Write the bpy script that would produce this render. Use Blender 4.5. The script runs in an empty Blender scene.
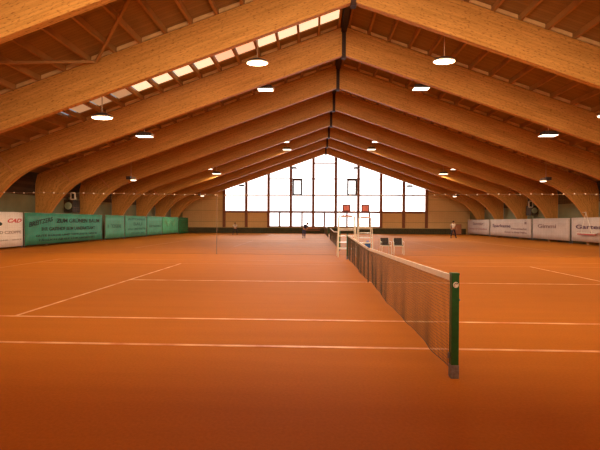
import bpy, bmesh, math, random
from mathutils import Vector, Matrix
random.seed(7)
S = bpy.context.scene
COL = S.collection

# ------------------------------------------------------------------ helpers
def tag(o, label=None, cat=None, group=None, kind=None):
    if label: o['label'] = label
    if cat: o['category'] = cat
    if group: o['group'] = group
    if kind: o['kind'] = kind
    return o

def empty(name, loc=(0, 0, 0), rz=0.0, label=None, cat=None, group=None):
    o = bpy.data.objects.new(name, None); COL.objects.link(o)
    o.location = loc; o.rotation_euler = (0, 0, rz); o.empty_display_size = 0.2
    return tag(o, label, cat, group)

def children(o):
    return [c for c in bpy.data.objects if c.parent == o]

def copy_tree(o, parent=None):
    c = o.copy(); COL.objects.link(c); c.parent = parent
    for ch in children(o):
        copy_tree(ch, c)
    return c

class MB:
    """collects shapes, then links them as ONE mesh object"""
    def __init__(self): self.bm = bmesh.new(); self.uv = None
    def hexa(self, p):
        v = [self.bm.verts.new(q) for q in p]
        for f in ((0, 3, 2, 1), (4, 5, 6, 7), (0, 1, 5, 4), (1, 2, 6, 5), (2, 3, 7, 6), (3, 0, 4, 7)):
            self.bm.faces.new([v[i] for i in f])
        return self
    def box(self, x0, x1, y0, y1, z0, z1):
        return self.hexa([(x0, y0, z0), (x1, y0, z0), (x1, y1, z0), (x0, y1, z0), (x0, y0, z1), (x1, y0, z1), (x1, y1, z1), (x0, y1, z1)])
    def tube(self, pts, r, n=8, cap=True):
        pts = [Vector(p) for p in pts]; rings = []
        rs = r if isinstance(r, (list, tuple)) else [r] * len(pts)
        for i, p in enumerate(pts):
            a = pts[max(i - 1, 0)]; b = pts[min(i + 1, len(pts) - 1)]
            d = (b - a).normalized()
            up = Vector((0, 0, 1)) if abs(d.z) < 0.95 else Vector((0, 1, 0))
            u = d.cross(up).normalized(); w = d.cross(u)
            rings.append([self.bm.verts.new(p + (u * math.cos(t) + w * math.sin(t)) * rs[i]) for t in [2 * math.pi * (k + .5) / n for k in range(n)]])
        for a, b in zip(rings, rings[1:]):
            for k in range(n):
                self.bm.faces.new((a[k], a[(k + 1) % n], b[(k + 1) % n], b[k]))
        if cap:
            self.bm.faces.new(rings[0]); self.bm.faces.new(rings[-1][::-1])
        return self
    def lathe(self, prof, c=(0, 0, 0), n=24, sx=1.0, sy=1.0):
        rings = []
        for r, z in prof:
            rings.append([self.bm.verts.new((c[0] + sx * r * math.cos(2 * math.pi * k / n), c[1] + sy * r * math.sin(2 * math.pi * k / n), c[2] + z)) for k in range(n)])
        for a, b in zip(rings, rings[1:]):
            for k in range(n):
                self.bm.faces.new((a[k], a[(k + 1) % n], b[(k + 1) % n], b[k]))
        self.bm.faces.new(rings[0][::-1]); self.bm.faces.new(rings[-1])
        return self
    def poly_xz(self, pts, y0, y1):
        a = [self.bm.verts.new((x, y0, z)) for x, z in pts]; b = [self.bm.verts.new((x, y1, z)) for x, z in pts]
        n = len(pts)
        self.bm.faces.new(a); self.bm.faces.new(b[::-1])
        for k in range(n):
            self.bm.faces.new((a[k], b[k], b[(k + 1) % n], a[(k + 1) % n]))
        return self
    def bevel(self, w, seg=2):
        bmesh.ops.bevel(self.bm, geom=list(self.bm.edges), offset=w, segments=seg, affect='EDGES', profile=.6)
        return self
    def build(self, name, mat, parent=None, smooth=False, bevel=0):
        if bevel: self.bevel(bevel)
        bmesh.ops.recalc_face_normals(self.bm, faces=self.bm.faces)
        me = bpy.data.meshes.new(name); self.bm.to_mesh(me); self.bm.free()
        me.materials.append(mat)
        if smooth:
            for p in me.polygons: p.use_smooth = True
        o = bpy.data.objects.new(name, me); COL.objects.link(o)
        if parent: o.parent = parent
        return o

# ------------------------------------------------------------------ materials
def new_mat(name):
    m = bpy.data.materials.new(name); m.use_nodes = True
    nt = m.node_tree; b = nt.nodes['Principled BSDF']
    return m, nt, b

def plain(name, c, rough=.6, metal=0.0, var=.08, scale=6.0, spec=.3):
    m, nt, b = new_mat(name)
    tc = nt.nodes.new('ShaderNodeTexCoord'); n = nt.nodes.new('ShaderNodeTexNoise'); n.inputs['Scale'].default_value = scale
    n.inputs['Detail'].default_value = 4
    nt.links.new(tc.outputs['Object'], n.inputs['Vector'])
    r = nt.nodes.new('ShaderNodeValToRGB')
    r.color_ramp.elements[0].position = .3; r.color_ramp.elements[1].position = .7
    r.color_ramp.elements[0].color = (*[x * (1 - var) for x in c], 1); r.color_ramp.elements[1].color = (*[min(1, x * (1 + var)) for x in c], 1)
    nt.links.new(n.outputs['Fac'], r.inputs['Fac']); nt.links.new(r.outputs['Color'], b.inputs['Base Color'])
    b.inputs['Roughness'].default_value = rough; b.inputs['Metallic'].default_value = metal
    b.inputs['Specular IOR Level'].default_value = spec
    return m

def emit(name, c, s):
    m, nt, b = new_mat(name)
    b.inputs['Base Color'].default_value = (*[min(1, x) for x in c], 1)
    b.inputs['Emission Color'].default_value = (*c, 1); b.inputs['Emission Strength'].default_value = s
    b.inputs['Roughness'].default_value = .3
    return m

def hazy_glass(name, c, s):
    """window glass with bright daylight haze in it; the sun also comes through"""
    m = bpy.data.materials.new(name); m.use_nodes = True; nt = m.node_tree; nt.nodes.clear()
    o = nt.nodes.new('ShaderNodeOutputMaterial'); a = nt.nodes.new('ShaderNodeAddShader'); t = nt.nodes.new('ShaderNodeBsdfTransparent'); e = nt.nodes.new('ShaderNodeEmission')
    t.inputs['Color'].default_value = (.85, .85, .85, 1); e.inputs['Color'].default_value = (*c, 1); e.inputs['Strength'].default_value = s
    nt.links.new(t.outputs[0], a.inputs[0]); nt.links.new(e.outputs[0], a.inputs[1]); nt.links.new(a.outputs[0], o.inputs['Surface'])
    return m

def wood_uv(name, c_light, c_dark):
    """glued laminated timber: long streaks, lamination joints, small knots, laid along the member's own length (UV)"""
    m, nt, b = new_mat(name); L = nt.links.new
    uv = nt.nodes.new('ShaderNodeUVMap'); uv.uv_map = 'UVMap'
    def mp(sx, sy):
        q = nt.nodes.new('ShaderNodeMapping'); q.inputs['Scale'].default_value = (sx, sy, 1); L(uv.outputs['UV'], q.inputs['Vector']); return q
    n1 = nt.nodes.new('ShaderNodeTexNoise'); n1.inputs['Scale'].default_value = 1; n1.inputs['Detail'].default_value = 5
    L(mp(.5, 9).outputs['Vector'], n1.inputs['Vector'])
    r1 = nt.nodes.new('ShaderNodeValToRGB'); r1.color_ramp.elements[0].position = .3; r1.color_ramp.elements[1].position = .72
    r1.color_ramp.elements[0].color = (*c_dark, 1); r1.color_ramp.elements[1].color = (*c_light, 1)
    L(n1.outputs['Fac'], r1.inputs['Fac'])
    # knots
    n2 = nt.nodes.new('ShaderNodeTexNoise'); n2.inputs['Scale'].default_value = 1; n2.inputs['Detail'].default_value = 2
    L(mp(7, 22).outputs['Vector'], n2.inputs['Vector'])
    r2 = nt.nodes.new('ShaderNodeValToRGB'); r2.color_ramp.elements[0].position = .29; r2.color_ramp.elements[1].position = .44
    r2.color_ramp.elements[0].color = (.5, .38, .3, 1); r2.color_ramp.elements[1].color = (1, 1, 1, 1)
    L(n2.outputs['Fac'], r2.inputs['Fac'])
    # lamination joints
    w = nt.nodes.new('ShaderNodeTexWave'); w.wave_type = 'BANDS'; w.bands_direction = 'Y'; w.inputs['Scale'].default_value = 1
    w.inputs['Distortion'].default_value = .3
    L(mp(.05, 2.6).outputs['Vector'], w.inputs['Vector'])
    r3 = nt.nodes.new('ShaderNodeValToRGB'); r3.color_ramp.elements[0].position = 0; r3.color_ramp.elements[1].position = .12
    r3.color_ramp.elements[0].color = (.84, .82, .8, 1); r3.color_ramp.elements[1].color = (1, 1, 1, 1)
    L(w.outputs['Fac'], r3.inputs['Fac'])
    m1 = nt.nodes.new('ShaderNodeMix'); m1.data_type = 'RGBA'; m1.blend_type = 'MULTIPLY'; m1.inputs['Factor'].default_value = 1
    L(r1.outputs['Color'], m1.inputs['A']); L(r2.outputs['Color'], m1.inputs['B'])
    m2 = nt.nodes.new('ShaderNodeMix'); m2.data_type = 'RGBA'; m2.blend_type = 'MULTIPLY'; m2.inputs['Factor'].default_value = 1
    L(m1.outputs['Result'], m2.inputs['A']); L(r3.outputs['Color'], m2.inputs['B'])
    L(m2.outputs['Result'], b.inputs['Base Color'])
    b.inputs['Roughness'].default_value = .45; b.inputs['Specular IOR Level'].default_value = .35
    return m

def planks(name, c1, c2, pitch, axis, rough=.7, line=.55):
    """boards side by side along one object axis, joints between them"""
    m, nt, b = new_mat(name); L = nt.links.new
    tc = nt.nodes.new('ShaderNodeTexCoord'); sp = nt.nodes.new('ShaderNodeSeparateXYZ'); L(tc.outputs['Object'], sp.inputs['Vector'])
    d = nt.nodes.new('ShaderNodeMath'); d.operation = 'DIVIDE'; d.inputs[1].default_value = pitch; L(sp.outputs[axis], d.inputs[0])
    fl = nt.nodes.new('ShaderNodeMath'); fl.operation = 'FLOOR'; L(d.outputs[0], fl.inputs[0])
    wn = nt.nodes.new('ShaderNodeTexWhiteNoise'); wn.noise_dimensions = '1D'; L(fl.outputs[0], wn.inputs['W'])
    fr = nt.nodes.new('ShaderNodeMath'); fr.operation = 'FRACT'; L(d.outputs[0], fr.inputs[0])
    n = nt.nodes.new('ShaderNodeTexNoise'); n.inputs['Scale'].default_value = 1.6; n.inputs['Detail'].default_value = 4; L(tc.outputs['Object'], n.inputs['Vector'])
    ad = nt.nodes.new('ShaderNodeMath'); ad.operation = 'MULTIPLY_ADD'; ad.inputs[1].default_value = .45; L(wn.outputs['Value'], ad.inputs[0]); L(n.outputs['Fac'], ad.inputs[2])
    r = nt.nodes.new('ShaderNodeValToRGB'); r.color_ramp.elements[0].position = .35; r.color_ramp.elements[1].position = 1
    r.color_ramp.elements[0].color = (*c1, 1); r.color_ramp.elements[1].color = (*c2, 1); L(ad.outputs[0], r.inputs['Fac'])
    lt = nt.nodes.new('ShaderNodeMath'); lt.operation = 'LESS_THAN'; lt.inputs[1].default_value = .06; L(fr.outputs[0], lt.inputs[0])
    mx = nt.nodes.new('ShaderNodeMix'); mx.data_type = 'RGBA'; mx.blend_type = 'MULTIPLY'
    mu = nt.nodes.new('ShaderNodeMath'); mu.operation = 'MULTIPLY'; mu.inputs[1].default_value = line; L(lt.outputs[0], mu.inputs[0]); L(mu.outputs[0], mx.inputs['Factor'])
    L(r.outputs['Color'], mx.inputs['A']); mx.inputs['B'].default_value = (.3, .25, .2, 1)
    L(mx.outputs['Result'], b.inputs['Base Color']); b.inputs['Roughness'].default_value = rough; b.inputs['Specular IOR Level'].default_value = .25
    return m

def clay_mat():
    m, nt, b = new_mat('clay'); L = nt.links.new
    tc = nt.nodes.new('ShaderNodeTexCoord')
    def noise(s, d, sc=(1, 1, 1)):
        q = nt.nodes.new('ShaderNodeMapping'); q.inputs['Scale'].default_value = sc; L(tc.outputs['Object'], q.inputs['Vector'])
        n = nt.nodes.new('ShaderNodeTexNoise'); n.inputs['Scale'].default_value = s; n.inputs['Detail'].default_value = d; L(q.outputs['Vector'], n.inputs['Vector']); return n
    big = noise(.22, 4, (1, .7, 1)); fine = noise(38, 3); drag = noise(1.0, 3, (.35, 3.5, 1))
    r = nt.nodes.new('ShaderNodeValToRGB'); r.color_ramp.elements[0].position = .3; r.color_ramp.elements[1].position = .7
    r.color_ramp.elements[0].color = (*CLAY_A, 1); r.color_ramp.elements[1].color = (*CLAY_B, 1); L(big.outputs['Fac'], r.inputs['Fac'])
    def mul(src, n, lo, hi):
        mr = nt.nodes.new('ShaderNodeMapRange'); mr.inputs['From Min'].default_value = .3; mr.inputs['From Max'].default_value = .7
        mr.inputs['To Min'].default_value = lo; mr.inputs['To Max'].default_value = hi; L(n.outputs['Fac'], mr.inputs['Value'])
        v = nt.nodes.new('ShaderNodeVectorMath'); v.operation = 'SCALE'; L(src, v.inputs[0]); L(mr.outputs['Result'], v.inputs['Scale']); return v.outputs['Vector']
    c = mul(r.outputs['Color'], fine, .93, 1.07); c = mul(c, drag, .96, 1.04)
    L(c, b.inputs['Base Color']); b.inputs['Roughness'].default_value = .8; b.inputs['Specular IOR Level'].default_value = .06
    bp = nt.nodes.new('ShaderNodeBump'); bp.inputs['Strength'].default_value = .12; bp.inputs['Distance'].default_value = .01
    L(fine.outputs['Fac'], bp.inputs['Height']); L(bp.outputs['Normal'], b.inputs['Normal'])
    return m

def line_mat():
    """worn plastic line tape, clay dust over it in patches"""
    m, nt, b = new_mat('line_tape'); L = nt.links.new
    tc = nt.nodes.new('ShaderNodeTexCoord'); n = nt.nodes.new('ShaderNodeTexNoise'); n.inputs['Scale'].default_value = 2.2; n.inputs['Detail'].default_value = 6
    L(tc.outputs['Object'], n.inputs['Vector'])
    r = nt.nodes.new('ShaderNodeValToRGB'); r.color_ramp.elements[0].position = .36; r.color_ramp.elements[1].position = .64
    r.color_ramp.elements[0].color = (.60, .20, .055, 1); r.color_ramp.elements[1].color = (.88, .52, .27, 1)
    L(n.outputs['Fac'], r.inputs['Fac']); L(r.outputs['Color'], b.inputs['Base Color']); b.inputs['Roughness'].default_value = .6
    return m

CLAY_A = (.45, .146, .013); CLAY_B = (.52, .170, .018)
M = dict(
    glulam=wood_uv('glulam', (.71, .345, .095), (.50, .225, .050)),
    sheath=planks('roof_boards', (.25, .145, .048), (.33, .19, .068), .14, 'Y'),
    purlin=plain('purlin_wood', (.40, .21, .07), .6, var=.15, scale=2),
    block=plain('blocking_wood', (.74, .48, .22), .6, var=.12, scale=2),
    batten=plain('batten_wood', (.60, .27, .09), .5, var=.1, scale=3),
    iron=plain('dark_steel', (.055, .03, .028), .5, .4),
    clay=clay_mat(), line=line_mat(),
    line_dusty=plain('clay_covered_tape', (.58, .22, .05), .7, scale=2),
    panel=planks('wall_plywood', (.82, .55, .27), (.88, .62, .31), 1.5, 'Z', .6, .35),
    mullion=plain('mullion_wood', (.26, .09, .045), .5, var=.12),
    windbreak=plain('dark_green_windbreak', (.055, .062, .035), .8, var=.25, scale=3),
    concrete=plain('grey_green_render', (.22, .23, .14), .85, var=.12, scale=1.2),
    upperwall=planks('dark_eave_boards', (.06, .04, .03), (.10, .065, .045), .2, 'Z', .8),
    post_green=plain('green_paint', (.024, .105, .03), .4, var=.15, scale=20),
    galv=plain('galvanised_steel', (.23, .22, .25), .55, .4, scale=25, var=.25),
    white_steel=plain('white_enamel', (.85, .80, .70), .35, var=.04),
    net=plain('net_twine', (.10, .065, .04), .9, var=.15),
    net_far=plain('divider_twine', (.40, .20, .07), .9, var=.15),
    band=plain('white_net_band', (.95, .88, .82), .7, var=.06, scale=12),
    red_dark=plain('dark_red_frame', (.12, .014, .014), .4), red=plain('red_plastic', (.46, .08, .06), .4, var=.1), redface=plain('faded_red_pad', (.50, .13, .11), .5, var=.1),
    black=plain('black_mesh_fabric', (.025, .022, .025), .7), blue=plain('blue_nylon', (.03, .12, .42), .6, var=.25, scale=9),
    housing=plain('lamp_housing', (.07, .05, .045), .4, .3),
    reflector=plain('lamp_reflector', (.75, .70, .62), .25, .5),
    stem=plain('lamp_stem', (.62, .42, .28), .4, .3),
    cable=plain('white_cord', (.62, .50, .40), .7), pole=plain('thin_pole', (.30, .20, .14), .5, .3),
    skin=plain('skin', (.55, .27, .16), .5), hair=plain('brown_hair', (.06, .03, .018), .7, scale=40, var=.4),
    shirt_w=plain('white_shirt', (.80, .72, .66), .8), shirt_b=plain('dark_blue_top', (.03, .035, .10), .8),
    trouser=plain('dark_trousers', (.018, .018, .035), .8), trouser_b=plain('blue_trousers', (.05, .06, .16), .8),
    shoe=plain('shoe', (.65, .60, .55), .5), shoe_d=plain('dark_shoe', (.03, .02, .02), .5),
    ban_white=plain('white_banner', (.95, .89, .87), .55, var=.05, scale=1.5),
    ban_green=plain('green_banner', (.042, .30, .21), .5, var=.16, scale=2),
    ban_teal=plain('teal_banner', (.09, .40, .27), .5, var=.14, scale=2),
    ban_lime=plain('light_green_banner', (.09, .46, .24), .5, var=.14, scale=2),
    cur_green=plain('green_curtain', (.015, .17, .06), .7, var=.2, scale=2),
    ban_grey=plain('pale_grey_banner', (.60, .50, .48), .6, var=.08, scale=1.5),
    ink_dark=plain('dark_ink', (.008, .03, .022), .6), ink_red=plain('red_ink', (.65, .02, .03), .5), ink_grey=plain('grey_ink', (.42, .33, .31), .6),
    ink_purple=plain('purple_ink', (.13, .07, .13), .6), ink_faint=plain('faint_ink', (.27, .18, .19), .6), ink_rose=plain('rose_ink', (.42, .19, .18), .6),
    ink_teal=plain('teal_ink', (.035, .20, .15), .6), ink_lime=plain('pale_green_ink', (.22, .58, .34), .6),
    pale=plain('pale_green_grey', (.30, .36, .24), .6, var=.2), heater=plain('heater_dark', (.03, .027, .024), .6),
    white=plain('white_paint', (.80, .74, .66), .5), cupboard=plain('reddish_wood', (.45, .19, .11), .5),
    pane=hazy_glass('milky_window_glass', (1.0, .92, .88), 1.6),
    fill_glow=emit('added_fill_glow', (1.0, .80, .52), 13.0),  # added glow behind the viewer, brightens the near roof frames
    sky_bright=emit('bright_roof_glass', (1.0, .80, .50), 1.0),
    sky_mid=emit('mid_roof_glass', (.95, .62, .36), .85),  # slightly weaker, redder emission for a few middle panes
    sky_dim=emit('dim_roof_glass', (.62, .42, .22), .50),  # weakest, brownest emission, for the panes towards the eave
    lens=emit('lamp_glass_hot', (1.0, .66, .36), 16.0),
    lens_cool=emit('lamp_glass', (1.0, .82, .60), 3.5),
)

# ------------------------------------------------------------------ camera (eye height 1.6 m beside the near court)
F_PX, EYE, YAW, PIT, ROL = 396.4, 1.597, -.0341, -.0089, .0053
f_ = Vector((math.sin(YAW) * math.cos(PIT), math.cos(YAW) * math.cos(PIT), math.sin(PIT)))
r_ = Vector((math.cos(YAW), -math.sin(YAW), 0)); u_ = r_.cross(f_)
r2 = r_ * math.cos(ROL) + u_ * math.sin(ROL); u2 = -r_ * math.sin(ROL) + u_ * math.cos(ROL)
cd = bpy.data.cameras.new('camera'); cam = bpy.data.objects.new('camera', cd); COL.objects.link(cam)
cd.sensor_width = 36; cd.lens = F_PX / 600 * 36; cd.clip_end = 200; cd.clip_start = .05
mw = Matrix((( r2.x, u2.x, -f_.x, -1.45), (r2.y, u2.y, -f_.y, 0), (r2.z, u2.z, -f_.z, EYE), (0, 0, 0, 1)))
cam.matrix_world = mw
S.camera = cam

# ------------------------------------------------------------------ the hall
YN = lambda n: 19.85 + 4.76 * n
Y0, Y1 = -1.0, 53.17
HW = 19.2
SL = .355
floor = MB().box(-HW, HW, Y0, Y1, -.1, 0).build('floor', M['clay']); tag(floor, kind='structure')

# court markings: strips of tape on the clay, children of the floor
POST = [4.12, 21.9, 39.4]
for Yp in POST:
    a, b = Yp + .914, Yp + .914 + 10.97
    c, d = a + 1.37, b - 1.37; mid = (a + b) / 2
    z0, z1, w = 0.0, .004, .03
    for (x0, x1, y0, y1) in ((-11.885, 11.885, a - w, a + w), (-11.885, 11.885, b - w, b + w), (-11.885, 11.885, c - w, c + w), (-11.885, 11.885, d - w, d + w),
                             (-6.4, 6.4, mid - w, mid + w), (-6.43, -6.37, c, d), (6.37, 6.43, c, d), (-11.93, -11.84, a, b), (11.84, 11.93, a, b)):
        if y1 < 52.9:
            MB().box(x0, x1, y0, y1, z0, z1).build('court_line', M['line'] if Yp < 10 and abs(x0) < 12 and not (y0 > 12 or abs(x0) > 11.8 and abs(x1) > 11.8 and x1 * x0 > 0) else M['line_dusty'], floor)

# roof surface
def slope(sgn, y0, y1, zoff=0.0, th=.15, x0=0.0, x1=HW + .15):
    zz = lambda x: 11.45 - SL * x + zoff
    m = MB()
    p = [(sgn * x0, y0, zz(x0)), (sgn * x1, y0, zz(x1)), (sgn * x1, y1, zz(x1)), (sgn * x0, y1, zz(x0))]
    q = [(a, b, c + th) for a, b, c in p]
    return m, p + q
ceil = MB()
SK0, SK1 = 18.3, 19.2
for sgn, y0, y1 in ((1, Y0, Y1 + .2), (-1, Y0, SK0), (-1, SK1, Y1 + .2)):
    ceil.hexa(slope(sgn, y0, y1)[1])
ceil.hexa(slope(-1, SK0, SK1, x0=0, x1=.25)[1]); ceil.hexa(slope(-1, SK0, SK1, x0=13.6)[1])
ceil = ceil.build('ceiling', M['sheath']); tag(ceil, kind='structure')
PX = [.25 + .985 * k for k in range(19)]
for sgn in (-1, 1):
    for x in PX:
        zt = 11.25 - SL * x
        MB().box(sgn * x - .05, sgn * x + .05, Y0 + .02, Y1 - .02, zt, zt + .215).build('purlin', M['purlin'], ceil)
ridge = MB().box(-.13, .13, Y0 + .02, Y1 - .02, 10.98, 11.45).build('ridge_beam', M['iron'], ceil)
for k in range(len(PX)):
    a = PX[k] + .05; b = PX[k + 1] - .05 if k + 1 < len(PX) else 13.6
    if b > 13.6: break
    MB().hexa(slope(-1, SK0, SK1, zoff=.05, th=.05, x0=a, x1=b)[1]).build('skylight_pane', M['sky_dim'] if a > 9.2 else (M['sky_mid'] if 3.9 < a < 5.8 else M['sky_bright']), ceil)

# side walls: rendered masonry below, dark boarding up to the eaves
for nm, s in (('wall_left', -1), ('wall_right', 1)):
    w = MB().box(min(s * HW, s * (HW + .2)), max(s * HW, s * (HW + .2)), Y0, Y1, -.1, 3.15).build(nm, M['concrete']); tag(w, kind='structure')
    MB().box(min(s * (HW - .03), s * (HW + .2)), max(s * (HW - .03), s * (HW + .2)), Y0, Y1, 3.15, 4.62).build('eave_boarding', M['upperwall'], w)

# far gable wall
roofz = lambda x: 11.45 - SL * abs(x)
glz = lambda x: 10.82 - .357 * abs(x)
back = MB()
ya, yb = Y1 - .02, Y1 + .2
back.box(-HW, HW, ya, yb, -.1, .88)
for s in (-1, 1):
    back.poly_xz([(s * 13.5, .88), (s * HW, .88), (s * HW, roofz(HW)), (s * 13.5, roofz(13.5))], ya, yb)
    back.box(min(s * 7.5, s * 13.5), max(s * 7.5, s * 13.5), ya, yb, .88, 2.88)
    back.poly_xz([(0, glz(0)), (s * 13.5, glz(13.5)), (s * 13.5, roofz(13.5)), (0, roofz(0))], ya, yb)
back = back.build('wall_back', M['panel']); tag(back, kind='structure')
XM = [-13.5 + 3 * k for k in range(10)]
for x in XM:
    w = .18
    MB().poly_xz([(x - w, .8), (x + w, .8), (x + w, glz(x + w) + .05), (x - w, glz(x - w) + .05)], Y1 - .22, Y1 + .02).build('mullion', M['mullion'], back)
edge = MB()
for s in (-1, 1):
    edge.poly_xz([(0, glz(0) - .02), (s * HW, glz(HW) - .02), (s * HW, roofz(HW) - .02), (0, roofz(0) - .02)], Y1 - .3, Y1 - .02)
edge.build('gable_beam', M['purlin'], back)
for s in (-1, 1):
    MB().box(min(s * 16.4, s * 16.55), max(s * 16.4, s * 16.55), Y1 - .06, Y1 - .02, .8, roofz(16.5) - .7).build('cover_strip', M['panel'], back)
for k in range(9):
    x0, x1 = XM[k], XM[k + 1]
    win = empty('window_%d' % (k + 1), ((x0 + x1) / 2, Y1, 0)); tag(win, kind='structure')
    cx = (x0 + x1) / 2; top0, top1 = glz(x0) , glz(x1)
    pts = [(x0 - cx, 2.88), (x1 - cx, 2.88), (x1 - cx, top1)] + ([(0, glz(0))] if k == 4 else []) + [(x0 - cx, top0)]
    MB().poly_xz(pts, .06, .09).build('window_pane', M['pane'], win)
    fr = MB(); lo = min(top0, top1)
    for z in (5.1, 7.3, 9.4):
        if z < lo - .1: fr.box(x0 - cx + .13, x1 - cx - .13, -.08, .05, z - .07, z + .07)
    fr.box(x0 - cx + .13, x1 - cx - .13, -.1, .05, 2.74, 3.0)
    if 2 <= k <= 6:
        MB().box(x0 - cx, x1 - cx, .06, .09, .88, 2.88).build('window_pane', M['pane'], win)
        fr.box(-.11, .11, -.1, .05, .88, 2.85); fr.box(x0 - cx + .13, x1 - cx - .13, -.1, .05, .84, .96)
    fr.build('window_frame', M['mullion'], win)
    if k in (3, 5):
        sx0, sx1 = (-4.30, -2.98) if k == 3 else (2.98, 4.30)
        sx0 -= cx; sx1 -= cx; sa = MB()
        sa.box(sx0, sx0 + .22, -.2, -.04, 5.05, 7.26); sa.box(sx1 - .22, sx1, -.2, -.04, 5.05, 7.26)
        sa.box(sx0 + .16, sx1 - .16, -.2, -.04, 5.05, 5.27); sa.box(sx0 + .16, sx1 - .16, -.2, -.04, 7.04, 7.26)
        tag(sa.build('opening_sash', M['iron'], win), 'dark frame of the opening light')
base = MB().box(-18.6, 18.6, Y1 - .32, Y1 - .22, 0, .74).build('baseboard_back', M['windbreak']); tag(base, kind='structure')

# near gable wall behind the viewer: boarded; its glowing glazing is added to light the near frames
near = MB(); yc, yd = Y0 - .2, Y0
near.box(-HW, HW, yc, yd, -.1, 3.6)
for s in (-1, 1):
    near.poly_xz([(s * 8, 3.6), (s * HW, 3.6), (s * HW, roofz(HW)), (s * 8, roofz(8))], yc, yd)
    near.poly_xz([(0, 10.6), (s * 8, 10.6 - SL * 8), (s * 8, roofz(8)), (0, roofz(0))], yc, yd)
near = near.build('wall_front', M['panel']); tag(near, kind='structure')
wn = MB().poly_xz([(-8, 3.6), (8, 3.6), (8, 10.6 - SL * 8), (0, 10.6), (-8, 10.6 - SL * 8)], yc + .05, yc + .1).build('window_10', M['fill_glow']); tag(wn, kind='structure')
mm = MB()
for k in range(-2, 3):
    mm.box(k * 3 - .1, k * 3 + .1, yc + .1, yd, 3.6, 10.6 - SL * abs(k * 3))
mm.box(-8, 8, yc + .1, yd, 5.9, 6.05)
mm.build('window_frame', M['mullion'], wn)

# added, unseen gallery above the viewer, shades the foreground floor
blk = empty('shade_blocker', (0, 0, 0), 0, 'added timber gallery with a boarded parapet along the front wall', 'blocker')
MB().box(-17.5, 17.5, Y0 + .02, 1.5, 2.95, 3.2).build('blocker_slab', M['purlin'], blk)
MB().box(-17.5, 17.5, 1.4, 1.5, 3.2, 4.1).build('parapet', M['panel'], blk)
for x in (-17, -8.5, 8.5, 17):
    MB().box(x - .1, x + .1, 1.2, 1.4, 0, 2.95).build('post', M['purlin'], blk)

# ------------------------------------------------------------------ glulam frames
BOT = [(0.03, 9.84), (3, 8.785), (6, 7.72), (9, 6.655), (10.5, 6.12), (11.5, 5.77), (12.5, 5.42), (13.5, 5.08), (14.4, 4.79), (15.2, 4.50), (15.9, 4.20), (16.5, 3.85),
       (17.0, 3.45), (17.45, 2.98), (17.85, 2.48), (18.15, 2.0), (18.32, 1.5), (18.38, .8), (18.38, 0)]
TOP = [(0.03, 11.24), (3, 10.185), (6, 9.12), (9, 8.055), (10.5, 7.52), (11.6, 7.13), (12.8, 6.706), (14, 6.28), (15.2, 5.854), (16.4, 5.428), (17.4, 5.073), (18.3, 4.75),
       (18.9, 4.5), (19.05, 3.9), (19.05, 3.3), (19.05, 2.6), (19.05, 1.8), (19.05, .9), (19.05, 0)]
TH = .11
def half_arch(sgn):
    bm = bmesh.new(); uvl = bm.loops.layers.uv.new('UVMap')
    n = len(BOT); us = [0.0]
    for i in range(1, n):
        a = ((BOT[i][0] + TOP[i][0]) / 2, (BOT[i][1] + TOP[i][1]) / 2); b = ((BOT[i - 1][0] + TOP[i - 1][0]) / 2, (BOT[i - 1][1] + TOP[i - 1][1]) / 2)
        us.append(us[-1] + math.hypot(a[0] - b[0], a[1] - b[1]))
    V = {}
    for i in range(n):
        for j, (P, dep) in enumerate(((BOT, 0.0), (TOP, 1.4))):
            for k, y in enumerate((-TH, TH)):
                V[i, j, k] = (bm.verts.new((sgn * P[i][0], y, P[i][1])), us[i], dep)
    def face(keys, vo=None):
        f = bm.faces.new([V[q][0] for q in keys])
        for l, q in zip(f.loops, keys):
            _, u, v = V[q]
            l[uvl].uv = (u + (50 if sgn > 0 else 0), v if vo is None else vo + .22 * q[2])
        return f
    for i in range(n - 1):
        face([(i, 0, 0), (i + 1, 0, 0), (i + 1, 1, 0), (i, 1, 0)])
        face([(i, 0, 1), (i, 1, 1), (i + 1, 1, 1), (i + 1, 0, 1)])
        face([(i, 0, 0), (i, 0, 1), (i + 1, 0, 1), (i + 1, 0, 0)], 2.0)
        face([(i, 1, 0), (i + 1, 1, 0), (i + 1, 1, 1), (i, 1, 1)], 3.0)
    face([(0, 0, 0), (0, 1, 0), (0, 1, 1), (0, 0, 1)]); face([(n - 1, 0, 0), (n - 1, 0, 1), (n - 1, 1, 1), (n - 1, 1, 0)])
    bmesh.ops.recalc_face_normals(bm, faces=bm.faces)
    me = bpy.data.meshes.new('half_arch'); bm.to_mesh(me); bm.free(); me.materials.append(M['glulam'])
    return me
ME_L, ME_R = half_arch(-1), half_arch(1)
def frame_parts(t):
    for me in (ME_L, ME_R):
        o = bpy.data.objects.new('half_arch', me); COL.objects.link(o); o.parent = t
    rp = MB().box(-.10, .10, -TH - .03, TH + .03, 9.70, 11.25); rp.box(-.04, .04, -TH - .05, -TH - .03, 9.9, 11.1)
    rp.build('ridge_plate', M['iron'], t)
    for s in (-1, 1):   # timber strut on the haunch, square to the arch
        a = Vector((s * 17.72, -TH - .035, 5.0)); b = Vector((s * 16.8, -TH - .035, 4.08))
        d = (b - a).normalized(); nrm = Vector((-d.z, 0, d.x)) * .05
        q = []
        for y in (-.035, .035):
            for p in (a - nrm, b - nrm, b + nrm, a + nrm): q.append(p + Vector((0, y, 0)))
        MB().hexa(q).build('haunch_strut', M['batten'], t)
        bl = MB()
        for k in range(len(PX) - 1):
            x0, x1 = PX[k] + .09, PX[k + 1] - .09
            bl.hexa([(s * x, y, 11.25 - SL * x + dz) for dz in (.05, .19) for x, y in ((x0, -.10), (x1, -.10), (x1, -.04), (x0, -.04))])
        bl.build('blocking', M['block'], t)
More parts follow.
